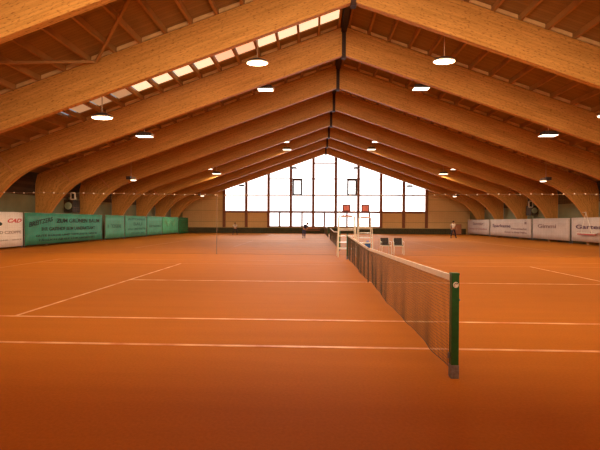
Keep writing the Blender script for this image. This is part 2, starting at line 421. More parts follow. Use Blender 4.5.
FRAME_LABEL = {
    -4: 'arched glued timber roof frame directly over the viewer, beside the front wall', -3: 'arched glued timber roof frame overhead, second from the front wall',
    -2: 'arched timber roof frame nearest in view, only its upper limb crossing the top corners of the picture',
    -1: 'large arched timber roof frame whose peak just touches the top of the picture, lit bright orange',
    0: 'arched timber roof frame above the court divider net, with two dark hooded lamps beneath it',
    1: 'arched timber roof frame whose foot stands behind the long green banner',
    2: 'arched timber roof frame whose foot carries the hanging court drag brush',
    3: 'arched timber roof frame, fourth counting from the far window wall',
    4: 'arched timber roof frame, third counting from the far window wall',
    5: 'arched timber roof frame, second counting from the far window wall',
    6: 'smallest looking arched timber roof frame, next to the far window wall'}
protof = None
for n in range(-4, 7):
    if protof is None:
        t = empty('roof_frame', (0, YN(n), 0)); frame_parts(t); protof = t
    else:
        t = copy_tree(protof); t.location = (0, YN(n), 0)
    tag(t, FRAME_LABEL[n], 'roof frame', 'arched timber roof frames')

# wind bracing in the roof plane, two bays ahead
def bar(m, a, b, w=.06):
    return m.tube([a, b], w, 4)
zr = lambda x: 11.13 - SL * x
for s, lb in ((-1, 'timber wind brace crossing the dark roof boards above the bright skylight row'), (1, 'timber wind brace under the roof boards on the side without skylights')):
    br = empty('wind_brace', (0, 0, 0), 0, lb, 'brace')
    jx, jy = 9.79, YN(-1) - TH - .05
    bar(MB(), (s * jx, jy, zr(jx)), (s * 14.9, YN(-2) + TH + .02, zr(14.9))).build('brace_bar', M['purlin'], br)
    bar(MB(), (s * jx, jy, zr(jx)), (s * 5.5, YN(-2) + TH + .02, zr(5.5))).build('brace_bar', M['purlin'], br)

# ------------------------------------------------------------------ tennis nets and posts
def net_post(x, y, near):
    t = empty('net_post', (x, y, 0))
    MB().box(-.038, .038, -.038, .038, .13, 1.065).build('post', M['post_green'], t, bevel=.006)
    MB().box(-.041, .041, -.041, .041, 0, .14).build('ground_sleeve', M['galv'], t, bevel=.005)
    MB().box(-.040, .040, -.040, .040, 1.06, 1.08).build('cap', M['post_green'], t, bevel=.004)
    if near:
        st = MB(); n = 24
        c = [(.002 + .028 * math.cos(2 * math.pi * k / n), .960 + .030 * math.sin(2 * math.pi * k / n)) for k in range(n)]
        st.poly_xz(c, -.042, -.0375); st = st.build('round_badge', M['white'], t); tag(st, 'white round maker badge')
        mk = MB()
        mk.tube([(-.014, -.0425, .956), (-.006, -.0425, .976), (.010, -.0425, .979), (.020, -.0425, .972)], .0035, 6)
        mk.tube([(.002, -.0425, .966), (.014, -.0425, .970)], .0028, 6)
        mk.build('badge_emblem', M['ink_dark'], st)
        m2 = MB().tube([(-.014, -.0425, .940), (-.012, -.0425, .952), (-.004, -.0425, .948)], .003, 6).build('badge_emblem', M['ink_red'], st)
        MB().tube([(.038, 0, .80), (.058, 0, .80)], .012, 10).build('winch', M['galv'], t)
        MB().tube([(-.05, -.0, .2), (-.05, 0, .26)], .01, 6).build('net_hook', M['galv'], t)
    return t
def tennis_net(y0, seed, cell=.05):
    rnd = random.Random(seed)
    t = empty('tennis_net', (0, y0 + 6.4, 0)); L0 = 6.34
    top = lambda y: 1.05 - .136 * (1 - abs(y) / 6.4)
    ph = [rnd.uniform(0, 6) for _ in range(4)]
    def off(y, h):     # lateral sway of the hanging mesh; h 0 at band .. 1 at bottom
        e = min(1.0, (L0 - abs(y)) / .5)
        return e * h * (1.0 * (.020 * math.sin(y * 1.7 + ph[0]) + .012 * math.sin(y * 4.1 + ph[1]) + .006 * math.sin(y * 9 + ph[2])))
    botz = lambda y: .03 + .02 * (1 + math.sin(y * 1.1 + ph[3]))
    m = MB()
    N = int(2 * L0 / cell); R = int(1.0 / cell); r = .0024 if cell < .06 else .004
    for i in range(N + 1):
        y = -L0 + 2 * L0 * i / N
        pts = []
        for h in (0, .35, .7, 1):
            z = top(y) - .05 + (botz(y) - top(y) + .05) * h
            pts.append((off(y, h), y, z))
        m.tube(pts, r, 3, False)
    M2 = 90
    for j in range(1, R + 1):
        h = j / R; pts = []
        for i in range(M2 + 1):
            y = -L0 + 2 * L0 * i / M2
            pts.append((off(y, h), y, top(y) - .05 + (botz(y) - top(y) + .05) * h))
        m.tube(pts, r if j < R else .006, 3, False)
    m.build('net_mesh', M['net'], t)
    b = MB()
    ys = [-L0 + 2 * L0 * i / 24 for i in range(25)]
    for a, c in zip(ys, ys[1:]):
        b.hexa([(-.012, a, top(a) - .065), (.012, a, top(a) - .065), (.012, c, top(c) - .065), (-.012, c, top(c) - .065),
                (-.012, a, top(a)), (.012, a, top(a)), (.012, c, top(c)), (-.012, c, top(c))])
    b.build('top_band', M['band'], t)
    MB().tube([(0, y, top(y) - .005) for y in ([-6.348] + ys + [6.348])], .005, 6).build('tension_cable', M['iron'], t)
    MB().box(-.014, .014, -.02, .02, .0, top(0) + .004).build('centre_strap', M['net'], t)
    return t
NETL = ['near tennis net, brown mesh with white top band, running away from the green post', 'middle tennis net beyond the umpire chairs', 'farthest tennis net by the window wall']
POSTL = [('green square net post with a round white badge and grey foot', 'green net post beside the closer umpire chair'),
         ('green net post where the middle net starts, beside the second umpire chair', 'far green post of the middle tennis net'),
         ('green post at the start of the farthest net', 'green net post next to the window wall')]
for i, Yp in enumerate(POST):
    p = net_post(0, Yp, i == 0); tag(p, POSTL[i][0], 'net post', 'net posts')
    if i < 3: p2 = net_post(0, Yp + 12.8, False); tag(p2, POSTL[i][1], 'net post', 'net posts')
    t = tennis_net(Yp, 11 + i, .038 if i == 0 else .09); tag(t, NETL[i], 'net', 'tennis nets')

# divider net across the hall between the first and second court
dv = empty('divider_net', (0, 18.93, 0), 0, 'thin see-through divider net hung on a dotted cord right across the hall', 'net')
XA, XB = -17.9, 11.9
topd = lambda x: 2.86 + .05 * math.cos((x - XA) / (XB - XA) * 2 * math.pi) + .03 * abs(math.sin(x * 1.6))
m = MB()
k = 0; x = XA + .05
while x < XB:
    if abs(x) < 99:
        yy = .04 * math.sin(x * 2.3) + .03 * math.sin(x * 5.1)
        m.tube([(x, 0, topd(x)), (x, yy, 1.4), (x, yy * 1.4, .02)], .0009, 3, False)
    x += .11
for j in range(26):
    z = .02 + j * .11
    m.tube([(XA + .05 + i * .35, (.04 * math.sin((XA + .05 + i * .35) * 2.3) + .03 * math.sin((XA + .05 + i * .35) * 5.1)) * (1.4 - .4 * z), z) for i in range(int((XB - XA) / .35) + 1)], .0009 if j else .006, 3, False)
m.build('net_mesh', M['net_far'], dv)
MB().tube([(XA + (XB - XA) * i / 120, 0, topd(XA + (XB - XA) * i / 120) + .01) for i in range(121)], .007, 5).build('suspension_cord', M['pole'], dv)
ringp = None
for i in range(60):
    x = XA + .3 + i * (XB - XA - .5) / 59
    if ringp is None:
        ringp = MB().lathe([(.012, -.03), (.032, -.015), (.032, .02), (.012, .035)], n=8).build('cord_clip', M['cable'], dv); o = ringp
    else:
        o = ringp.copy(); COL.objects.link(o); o.parent = dv
    o.location = (x, 0, topd(x) + .01)
for x in (-6.1, 11.9):
    MB().tube([(x, 0, 0), (x, 0, 2.9)], .016, 8).build('support_pole', M['pole'], dv)

# ------------------------------------------------------------------ umpire chairs
def umpire_chair(name_label, loc, rz, up=0.0, bw=.19, bh=.35):
    t = empty('umpire_chair', loc, rz, name_label, 'umpire chair', 'umpire chairs')
    # local: sits facing -Y, ladder at the front
    W0, W1, D = .41, .36, .80
    for s in (-1, 1):
        MB().tube([(s * W0, -.40, 0), (s * W1, -.16, 1.82)], .022, 8).build('front_leg', M['white_steel'], t)
        MB().tube([(s * W0, .40, 0), (s * W1, .24, 1.82)], .020, 8).build('rear_leg', M['white_steel'], t)
        MB().tube([(s * .40, -.31, .68), (s * .40, .34, .68)], .012, 6).build('side_brace', M['white_steel'], t)
        MB().tube([(s * .33, -.20, 1.84), (s * .33, -.20, 2.10), (s * .33, .2, 2.12), (s * .33, .24, 1.84)], .012, 6).build('armrest', M['white_steel'], t)
    for z in (.38, .67, .95, 1.27):
        yy = -.40 + .24 * z / 1.82; w = W0 - .05 * z / 1.82
        MB().box(-w, w, yy - .07, yy + .05, z - .02, z + .02).build('step', M['white_steel'], t)
    MB().box(-.37, .37, -.38, -.14, 1.44, 1.47).build('foot_plate', M['white_steel'], t)
    MB().tube([(-.40, .37, .38), (.40, .37, .38)], .014, 6).build('rear_rail', M['white_steel'], t)
    MB().tube([(-.38, .30, 1.2), (.38, .30, 1.2)], .014, 6).build('rear_rail', M['white_steel'], t)
    fr = MB()
    fr.box(-W1, W1, -.18, .26, 1.80, 1.84); fr.build('seat_frame', M['white_steel'], t)
    MB().box(-.24, .24, -.2, .22, 1.84, 1.89).build('seat', M['red'], t, bevel=.015)
    bk = MB().box(-bw, bw, .20, .24, 2.05 + up, 2.05 + bh + up).build('backrest', M['red_dark'], t, bevel=.018)
    MB().box(-bw + .07, bw - .07, .185, .255, 2.12 + up, 1.98 + bh + up).build('back_pad', M['redface'], bk, bevel=.01)
    for s in (-1, 1):
        MB().tube([(s * .12, .24, 1.84), (s * .12,     .225, 2.10 + up)], .011, 6).build('back_stay', M['red'], t)
    return t
umpire_chair('white steel umpire chair with ladder steps and red backrest, closer to the green post', (.075, 18.28, 0), 0)
umpire_chair('white steel umpire chair with red backrest standing behind the other, beside a blue bag', (1.50, 22.95, 0), math.pi, .08, .23, .45)

# players' chairs
def court_chair(lab, loc, rz):
    t = empty('court_chair', loc, rz, lab, 'chair', 'black and white chairs beside the net')
    for s in (-1, 1):
        MB().tube([(s * .235, -.24, 0), (s * .225, -.22, .44)], .013, 8).build('leg', M['white_steel'], t)
        MB().tube([(s * .235, .27, 0), (s * .215, .20, .44), (s * .21, .27, .80)], .013, 8).build('leg', M['white_steel'], t)
        MB().tube([(s * .235, -.22, .44), (s * .24, -.22, .62), (s * .24, .20, .64)], .011, 6).build('armrest', M['white_steel'], t)
    fr = MB(); fr.tube([(-.225, -.23, .43), (.225, -.23, .43)], .017, 8); fr.tube([(-.215, .2, .43), (.215, .2, .43)], .013, 8)
    for s in (-1, 1): fr.tube([(s * .22, -.23, .43), (s * .215, .2, .43)], .013, 8)
    fr.build('seat_frame', M['white_steel'], t)
    MB().box(-.205, .205, -.21, .19, .44, .475).build('seat', M['black'], t, bevel=.01)
    bk = MB(); bk.hexa([(-.205, .20, .46), (.205, .20, .46), (.205, .225, .46), (-.205, .225, .46), (-.205, .255, .80), (.205, .255, .80), (.205, .28, .80), (-.205, .28, .80)])
    bk.build('backrest', M['black'], t, bevel=.008)
    return t
court_chair('black seated chair with white metal frame, next to the blue bag', (2.12, 19.75, 0), .05)
court_chair('black seated chair with white metal frame, farther from the umpire chairs', (2.73, 19.65, 0), -.08)

# blue bag
bag = empty('sports_bag', (1.78, 23.72, 0), .3, 'small bright blue bag on the clay at the foot of the second umpire chair', 'bag')
bb = MB(); bb.lathe([(.10, 0), (.17, .03), (.185, .15), (.17, .30), (.10, .40), (.03, .44)], n=16, sx=1.05, sy=.8)
bb.build('bag_body', M['blue'], bag, True)
MB().tube([(-.06, 0, .40), (-.05, 0, .50), (.05, 0, .51), (.06, 0, .40)], .012, 6).build('handle', M['blue'], bag)

# ------------------------------------------------------------------ lamps
def bulb(t, watts, x=0.0, hot=False):
    l = bpy.data.lights.new('lamp_bulb', 'SPOT'); l.energy = watts; l.spot_size = math.radians(172); l.spot_blend = .6; l.shadow_soft_size = .01
    l.color = (1, .66, .34) if hot else (1, .78, .50)
    o = bpy.data.objects.new('lamp_bulb', l); COL.objects.link(o); o.parent = t; o.location = (x, 0, -.13)
def box_lamp(lab, x, y, z, hang, lit=True, group='lamps under the roof'):
    t = empty('pendant_lamp', (x, y, z), 0, lab, 'lamp', group)
    h = MB(); h.hexa([(-.40, -.22, 0), (.40, -.22, 0), (.40, .22, 0), (-.40, .22, 0), (-.30, -.15, .19), (.30, -.15, .19), (.30, .15, .19), (-.30, .15, .19)])
    h.build('lamp_hood', M['housing'], t, bevel=.012)
    MB().box(-.38, .38, -.20, .20, -.03, -.001).build('lamp_glass', M['lens_cool'] if lit else M['housing'], t)
    if lit: bulb(t, 220 if y < 30 else 380)
    MB().box(.405, .45, -.10, .10, .0, .10).build('end_clip', M['reflector'], t)
    MB().tube([(0, 0, .18), (0, 0, hang)], .018, 8).build('stem', M['stem'], t)
    return t
def lamp(lab, x, y, z, hang, hot=False, w=.86, group='lamps under the roof'):
    t = empty('pendant_lamp', (x, y, z), 0, lab, 'lamp', group)
    n = 28
    h = MB(); 
    h.lathe([(.445, 0), (.45, .03), (.40, .08), (.22, .15), (.10, .19), (.07, .20)], n=n, sy=.62)
    h.build('lamp_hood', M['housing'], t, True)
    MB().lathe([(.455, -.02), (.465, .0), (.465, .02), (.445, .025)], n=n, sy=.62).build('rim', M['reflector'], t, True)
    MB().lathe([(.30, -.05), (.41, -.035), (.43, -.015), (.43, -.002)], n=n, sy=.62).build('lamp_glass', M['lens'] if hot else M['lens_cool'], t, True)
    bulb(t, 750, 0, True)
    MB().tube([(0, 0, .18), (0, 0, hang)], .018 if hang > .5 else .025, 8).build('stem', M['stem'], t)
    return t
def flood(lab, x, y, z, hang, side, group='lamps hung low near the side walls'):
    t = empty('pendant_floodlight', (x, y, z), 0, lab, 'lamp', group)
    MB().box(-.31 if side > 0 else 0, 0 if side > 0 else .31, -.15, .15, -.02, .19).build('ballast_box', M['housing'], t, bevel=.02)
    MB().lathe([(.10, .14), (.17, .08), (.20, -.04), (.20, -.07)], c=(side * .17, 0, 0), n=20).build('reflector', M['reflector'], t, True)
    MB().lathe([(.16, -.12), (.19, -.09), (.195, -.072)], c=(side * .17, 0, 0), n=20).build('lamp_glass', M['lens_cool'], t, True)
    bulb(t, 300, side * .17)
    MB().tube([(0, 0, .15), (0, 0, hang)], .016, 8).build('stem', M['stem'], t)
    return t
rz_ = lambda x: 11.25 - SL * abs(x) + .2
A_ = 16.3
lamp('glowing orange oval lamp on a long stem nearest the skylight row, above the white banner', -10.3, A_, 5.9, rz_(10.3) - 5.9, True)
lamp('dazzling pendant lamp under the bright end of the skylight row', -3.8, A_, 8.12, rz_(3.8) - 8.12, True)
lamp('dazzling pendant lamp just right of the roof peak', 3.8, A_, 8.12, rz_(3.8) - 8.12, True)
lamp('pendant lamp cut by the right edge of the picture', 10.35, A_, 5.9, rz_(10.35) - 5.9, True)
b_ = 20.35
box_lamp('dark hooded lamp with white underside, on the slope below the skylights', -10.25, b_, 5.98, rz_(10.25) - 5.98)
box_lamp('white lamp close under the frame above the divider net, skylight side', -3.95, b_, 8.36, rz_(3.95) - 8.36)
box_lamp('white lamp close under the frame above the divider net, side without skylights', 3.95, b_, 8.36, rz_(3.95) - 8.36)
box_lamp('dark hooded lamp with white underside, above the pale grey banners', 10.3, b_, 5.98, rz_(10.3) - 5.98)
for (yy, zi, zo, tx) in ((35.0, 8.62, 6.22, 'nearer far row'), (38.3, 8.54, 6.20, 'second far row'), (51.0, 8.4, 6.1, 'dark against the far window')):
    for x, sx in ((-10.9, 'outer lamp on the green banner side'), (-4.05, 'inner lamp on the green banner side'), (4.05, 'inner lamp on the grey banner side'), (10.9, 'outer lamp on the grey banner side')):
        zz = zi if abs(x) < 6 else zo
        xx = x if yy < 50 else x * .985
        box_lamp('small hanging %s, %s' % (sx, tx), xx, yy, zz, rz_(xx) - zz, lit=yy < 50)
flood('low hanging lamp, half dark half white, above the long green banner', -14.3, 27.5, 4.52, rz_(14.3) - 4.52, 1)
flood('low hanging lamp, half dark half white, above the pale grey banners', 14.3, 27.5, 4.50, rz_(14.3) - 4.50, -1)
flood('small low hanging lamp near the far end of the green banners', -14.2, 44.4, 4.50, rz_(14.2) - 4.50, 1)
flood('small low hanging lamp near the far end of the grey banners', 14.3, 44.4, 4.52, rz_(14.3) - 4.52, -1)

# ------------------------------------------------------------------ banners along the side walls
def text_mesh(txt, size_h, width, mat, parent, side, yc_, zc, rot=0.0, shear=0.0, name='lettering', x=None):
    cu = bpy.data.curves.new('t', 'FONT'); cu.body = txt; cu.align_x = 'CENTER'; cu.align_y = 'CENTER'; cu.extrude = .003; cu.shear = shear; cu.size = 1; cu.offset = .022
    to = bpy.data.objects.new('t', cu); COL.objects.link(to)
    bpy.context.view_layer.update()
    me = bpy.data.meshes.new_from_object(to.evaluated_get(bpy.context.evaluated_depsgraph_get()))
    bpy.data.objects.remove(to); bpy.data.curves.remove(cu)
    xs = [v.co.x for v in me.vertices]; ys = [v.co.y for v in me.vertices]
    sx = width / (max(xs) - min(xs)); sy = size_h / (max(ys) - min(ys)); cx = (max(xs) + min(xs)) / 2; cy = (max(ys) + min(ys)) / 2
    for v in me.vertices:
        a, b, c = (v.co.x - cx) * sx, (v.co.y - cy) * sy, v.co.z
        a, b = a * math.cos(rot) - b * math.sin(rot), a * math.sin(rot) + b * math.cos(rot)
        if side < 0: v.co = (c, a, b)      # on the -X wall, read towards +Y
        else: v.co = (-c, -a, b)
    me.materials.clear(); me.materials.append(mat); me.name = name
    o = bpy.data.objects.new(name, me); COL.objects.link(o); o.parent = parent
    o.location = (-side * (.034), yc_ , zc)
    return o
def banner(name, lab, side, y0, y1, z0, z1, mat, fold=.0, freq=3.0, cat='banner', group='banners along the side walls'):
    yc_ = (y0 + y1) / 2; X = side * 18.1
    t = empty(name, (X, yc_, 0), 0, lab, cat, group)
    n = max(8, int((y1 - y0) / (.25 if fold < .03 else .06))); bm = MB(); g = []
    for i in range(n + 1):
        y = y0 + .04 + (y1 - y0 - .08) * i / n
        row = []
        for j in range(5):
            z = z0 + (z1 - z0) * j / 4
            if j == 4: z -= .03 * abs(math.sin(y * 1.9))
            dx = (fold if fold else .008) * math.sin(y * freq + j * .2)
            row.append((dx, y - yc_, z))
        g.append(row)
    th = .012
    A = [[bm.bm.verts.new((a + th, b, c)) for a, b, c in r] for r in g]; B = [[bm.bm.verts.new((a - th, b, c)) for a, b, c in r] for r in g]
    for i in range(n):
        for j in range(4):
            bm.bm.faces.new((A[i][j], A[i + 1][j], A[i + 1][j + 1], A[i][j + 1])); bm.bm.faces.new((B[i][j], B[i][j + 1], B[i + 1][j + 1], B[i + 1][j]))
    for i in range(n):
        bm.bm.faces.new((A[i][0], B[i][0], B[i + 1][0], A[i + 1][0])); bm.bm.faces.new((A[i][4], A[i + 1][4], B[i + 1][4], B[i][4]))
    for j in range(4):
        bm.bm.faces.new((A[0][j], A[0][j + 1], B[0][j + 1], B[0][j])); bm.bm.faces.new((A[n][j], B[n][j], B[n][j + 1], A[n][j + 1]))
    bm.build('cloth', mat, t, True)
    MB().tube([(side * .03, y0 - yc_, z1 - .02), (side * .03, y1 - yc_, z1 - .02)], .012, 6).build('hanging_wire', M['cable'], t)
    st = MB()
    for y in (y0 + .06, y1 - .06): st.tube([(side * .05, y - yc_, 0), (side * .05, y - yc_, z1)], .02, 6)
    st.build('support_stake', M['galv'], t)
    return t, yc_
ZB, ZT = .12, 2.05
def T(bt, txt, h, ya_, yb_, z, mat, side, rot=0, shear=0):
    t, yc_ = bt
    text_mesh(txt, h, abs(yb_ - ya_), mat, t, side, (ya_ + yb_) / 2 - yc_, z, rot, shear)
b1 = banner('banner', 'white banner with slanted red letters at the edge of the picture', -1, 14.6, 22.2, ZB, ZT, M['ban_white'])
T(b1, 'CAD', .22, 21.0, 22.02, 1.56, M['ink_red'], -1, 0, .4)
T(b1, 'AD CZOPPE', .16, 20.2, 22.0, .92, M['ink_grey'], -1)
T(b1, 'TECHNIK + SERVICE', .07, 20.2, 22.0, .50, M['ink_grey'], -1)
em = MB(); em.lathe([(.15, 0), (.16, .01), (.15, .02)], n=20)
em = em.build('round_emblem', M['ink_dark'], b1[0]); em.rotation_euler = (0, math.pi / 2, 0); em.location = (.02, 20.45 - b1[1], 1.38); em.scale = (.6, 1.1, 1)
b2 = banner('banner', 'long dark green banner with rows of black lettering, next to the white one', -1, 22.3, 30.75, ZB, ZT, M['ban_green'], .022, 2.4)
T(b2, 'BREITZERS', .28, 22.6, 24.75, 1.50, M['ink_dark'], -1, .17, .2)
T(b2, 'ZUM GR\u00dcNEN BAUM', .34, 25.1, 30.2, 1.60, M['ink_dark'], -1)
T(b2, 'IHR GASTHOF BEIM LANDRATSAMT', .23, 23.7, 29.6, 1.05, M['ink_dark'], -1)
T(b2, 'GUTE K\u00dcCHE UND GEPFLEGTE WEINE', .15, 23.2, 29.9, .66, M['ink_dark'], -1)
T(b2, 'T\u00c4GLICH AB ELF UHR GE\u00d6FFNET', .13, 23.4, 29.6, .38, M['ink_dark'], -1)
b3 = banner('banner', 'blue green banner with one dim line, just past the long dark green one', -1, 31.15, 34.35, ZB, ZT, M['ban_teal'], .03, 3)
T(b3, 'METZGEREI', .28, 31.5, 33.9, 1.12, M['ink_teal'], -1)
b4 = banner('banner', 'blue green banner with four dim rows of lettering', -1, 34.45, 39.0, ZB, ZT, M['ban_teal'])
T(b4, 'AUTOHAUS', .2, 35, 38.6, 1.72, M['ink_teal'], -1); T(b4, 'BAU', .3, 36.1, 37.9, 1.28, M['ink_teal'], -1); T(b4, 'HOLZ UND FENSTER', .2, 35, 38.7, .82, M['ink_teal'], -1); T(b4, 'TELEFON', .2, 35.6, 38.3, .42, M['ink_teal'], -1)
b5 = banner('banner', 'blue green banner with a horizontal streak of dim letters between two others', -1, 39.1, 43.0, ZB, ZT, M['ban_teal'])
T(b5, 'GETR\u00c4NKE', .25, 39.6, 42.6, 1.05, M['ink_teal'], -1)
b6 = banner('banner', 'light green banner with a pale zigzag mark, beside the folded dark curtain', -1, 43.1, 48.3, ZB, ZT, M['ban_lime'])
zg = MB()
for dx, dz in ((0, 0), (0, .22)):
    zg.tube([(.03, -2.0, 1.9 - dz), (.03, -1.1, 1.25 - dz), (.03, -.2, 1.75 - dz), (.03, .7, 1.25 - dz), (.03, 1.9, 1.85 - dz)], .06, 4)
zg.build('zigzag_mark', M['ink_lime'], b6[0])
b7 = banner('curtain', 'dark green curtain hanging in deep folds at the far corner', -1, 48.5, 52.2, .02, ZT, M['cur_green'], .09, 9.0, 'curtain', None)
r1 = banner('banner', 'pale grey banner with faint pinkish rows, last one towards the window wall', 1, 44.75, 51.0, .2, 1.93, M['ban_grey'])
T(r1, 'Sanit\u00e4r', .32, 49.3, 46.3, 1.45, M['ink_faint'], 1); T(r1, 'Heizung und Kundendienst', .2, 50.4, 45.3, .82, M['ink_rose'], 1)
r2b = banner('banner', 'pale grey banner with a bold purple word, second from the window wall', 1, 36.25, 44.6, .2, 1.95, M['ban_grey'])
T(r2b, 'Sparkasse', .42, 43.9, 40.0, 1.22, M['ink_purple'], 1); T(r2b, 'Neumarkt', .17, 39.8, 37.0, 1.0, M['ink_faint'], 1); T(r2b, 'immer in Ihrer N\u00e4he', .17, 41.2, 37.0, .66, M['ink_faint'], 1)
sy = MB().box(-.035, -.02, -.19, .19, 1.45, 1.53); sy.box(-.035, -.02, -.19, .19, 1.60, 1.68); sy.box(-.035, -.02, -.05, .19, 1.53, 1.60); sy.lathe([(.07, -.01), (.07, .01)], c=(-.027, 0, 1.80), n=12)
sy = sy.build('small_emblem', M['ink_faint'], r2b[0]); sy.location = (0, 37.2 - r2b[1], 0)
r3 = banner('banner', 'pale grey banner with one thin faint word, third from the window wall', 1, 30.9, 36.1, .22, 1.98, M['ban_grey'])
T(r3, 'Gimmi', .32, 35.2, 32.6, 1.32, M['ink_faint'], 1)
r4 = banner('banner', 'pale grey banner behind the hanging court drag brush', 1, 20.2, 30.75, .25, 2.0, M['ban_grey'])
T(r4, 'Gartenbau', .30, 30.2, 26.0, 1.32, M['ink_purple'], 1); T(r4, 'Meisterbetrieb', .2, 30.0, 27.4, .86, M['ink_rose'], 1)

# hanging court drag brush
db = empty('court_drag_brush', (17.93, 28.9, 0), 0, 'court drag brush with white rope triangle hanging from the arch foot over the grey banner', 'brush')
MB().box(-.05, .05, -1.02, .9, .84, .90).build('bar', M['white'], db)
MB().box(-.035, .035, -.98, .86, .74, .84).build('bristles', M['red'], db)
MB().tube([(0, -.62, .88), (0, .02, 2.33), (0, .50, .88)], .02, 6).build('rope', M['white'], db)
MB().lathe([(.02, -.05), (.06, -.03), (.07, 0), (.05, .05), (.02, .06)], c=(.0, .05, 2.34), n=12).build('hook_knob', M['cable'], db)
MB().tube([(0, .05, 2.34), (0, .40, 2.36)], .015, 6).build('hook_arm', M['cable'], db)

# wall heaters and small white framed signs between the arch legs
def heater(lab, s, y, z):
    t = empty('wall_heater', (s * 18.85, y, z), 0, lab, 'heater', 'heaters high on the side walls')
    MB().box(-.32, .32, -.45, .45, -.45, .45).build('heater_body', M['heater'], t, bevel=.03)
    f = MB().lathe([(.22, 0), (.26, .03), (.24, .08), (.10, .10)], n=20, sx=1, sy=1).build('fan_cowl', M['pale'], t); f.rotation_euler = (math.pi / 2, 0, 0); f.location = (-s * .02, -.45, .0)
    MB().tube([(s * .1, 0, -.45), (s * .1, 0, -z)], .05, 10).build('feed_pipe', M['pale'], t)
    MB().box(-.2, .3, -.12, .12, .45, .62).build('bracket', M['pale'], t)
heater('dark wall heater with pale fan, behind the white framed sign over the green banner', -1, 28.0, 2.62)
heater('dark wall heater with pale fan, behind the white framed sign over the grey banners', 1, 37.6, 2.72)
def sign(lab, s, x, y, z, w, h):
    t = empty('framed_sign', (x, y, z), 0, lab, 'sign', 'white framed signs on the side walls')
    fr = MB(); b = .075
    fr.box(-w / 2, -w / 2 + b, -.03, .03, -h / 2 + .04, h / 2 - .04); fr.box(w / 2 - b, w / 2, -.03, .03, -h / 2 + .04, h / 2 - .04)
    fr.box(-w / 2 + .04, w / 2 - .04, -.03, .03, h / 2 - b, h / 2); fr.box(-w / 2 + .04, w / 2 - .04, -.03, .03, -h / 2, -h / 2 + b)
    fr.build('sign_frame', M['white'], t)
    MB().box(-w / 2 + .05, w / 2 - .05, -.01, .02, -h / 2 + .05, h / 2 - .05).build('dark_centre', M['heater'], t)
    MB().tube([(0, .03, 0), (0, .12, 0), (s * (19.15 - abs(x)), .12, 0)], .015, 6).build('bracket_arm', M['heater'], t)
sign('small white rounded frame with dark centre, above the long green banner', -1, -18.1, 26.9, 3.27, .36, .52)
sign('small white rounded frame with dark centre, above the pale grey banners', 1, 18.25, 36.7, 3.27, .40, .60)

# far corner cupboard and bench by the window wall
cb = empty('cupboard', (17.0, 51.9, 0), 0, 'small reddish cupboard in the far corner beside the last grey banner', 'cupboard')
MB().box(-.55, .55, -.3, .3, .05, 1.35).build('body', M['cupboard'], cb, bevel=.015)
for s in (-1, 1):
    d_ = MB().box(min(s * .02, s * .52), max(s * .02, s * .52), -.325, -.3, .1, 1.3).build('door', M['cupboard'], cb)
    MB().tube([(s * .07, -.34, .65), (s * .07, -.34, .8)], .012, 6).build('handle', M['galv'], d_)
MB().box(-.5, .5, -.26, .26, 0, .06).build('plinth', M['iron'], cb)
bn = empty('bench', (-1.6, 52.6, 0), 0, 'low dark bench against the windbreak under the middle window', 'bench')
MB().box(-1.0, 1.0, -.2, .2, .42, .47).build('seat', M['cupboard'], bn)
for x in (-.85, .85):
    MB().box(x - .03, x + .03, -.18, .18, 0, .42).build('leg', M['iron'], bn)
MB().box(-1.0, 1.0, .17, .21, .6, .78).build('backrest', M['cupboard'], bn)
for x in (-.85, .85): MB().box(x - .03, x + .03, .15, .19, .47, .78).build('back_stay', M['iron'], bn)

# ------------------------------------------------------------------ people
def skin_mesh(name, joints, edges, radii, mat, parent, root=0, sub=1):
    me = bpy.data.meshes.new(name); me.from_pydata(joints, edges, []); me.update()
    o = bpy.data.objects.new(name, me); COL.objects.link(o)
    sk = o.modifiers.new('s', 'SKIN'); sk.use_smooth_shade = True
    lay = me.skin_vertices[0].data if me.skin_vertices else None
    if lay is None:
        bpy.context.view_layer.objects.active = o
        me.attributes.new('s', 'FLOAT', 'POINT')
    for i, r in enumerate(radii):
        lay[i].radius = (r if isinstance(r, tuple) else (r, r)); lay[i].use_root = (i == root)
    sb = o.modifiers.new('u', 'SUBSURF'); sb.levels = sub; sb.render_levels = sub
    bpy.context.view_layer.update()
    m2 = bpy.data.meshes.new_from_object(o.evaluated_get(bpy.context.evaluated_depsgraph_get()))
    m2.name = name; bpy.data.objects.remove(o); bpy.data.meshes.remove(me)
    m2.materials.clear(); m2.materials.append(mat)
    for p in m2.polygons: p.use_smooth = True
    q = bpy.data.objects.new(name, m2); COL.objects.link(q); q.parent = parent
    return q

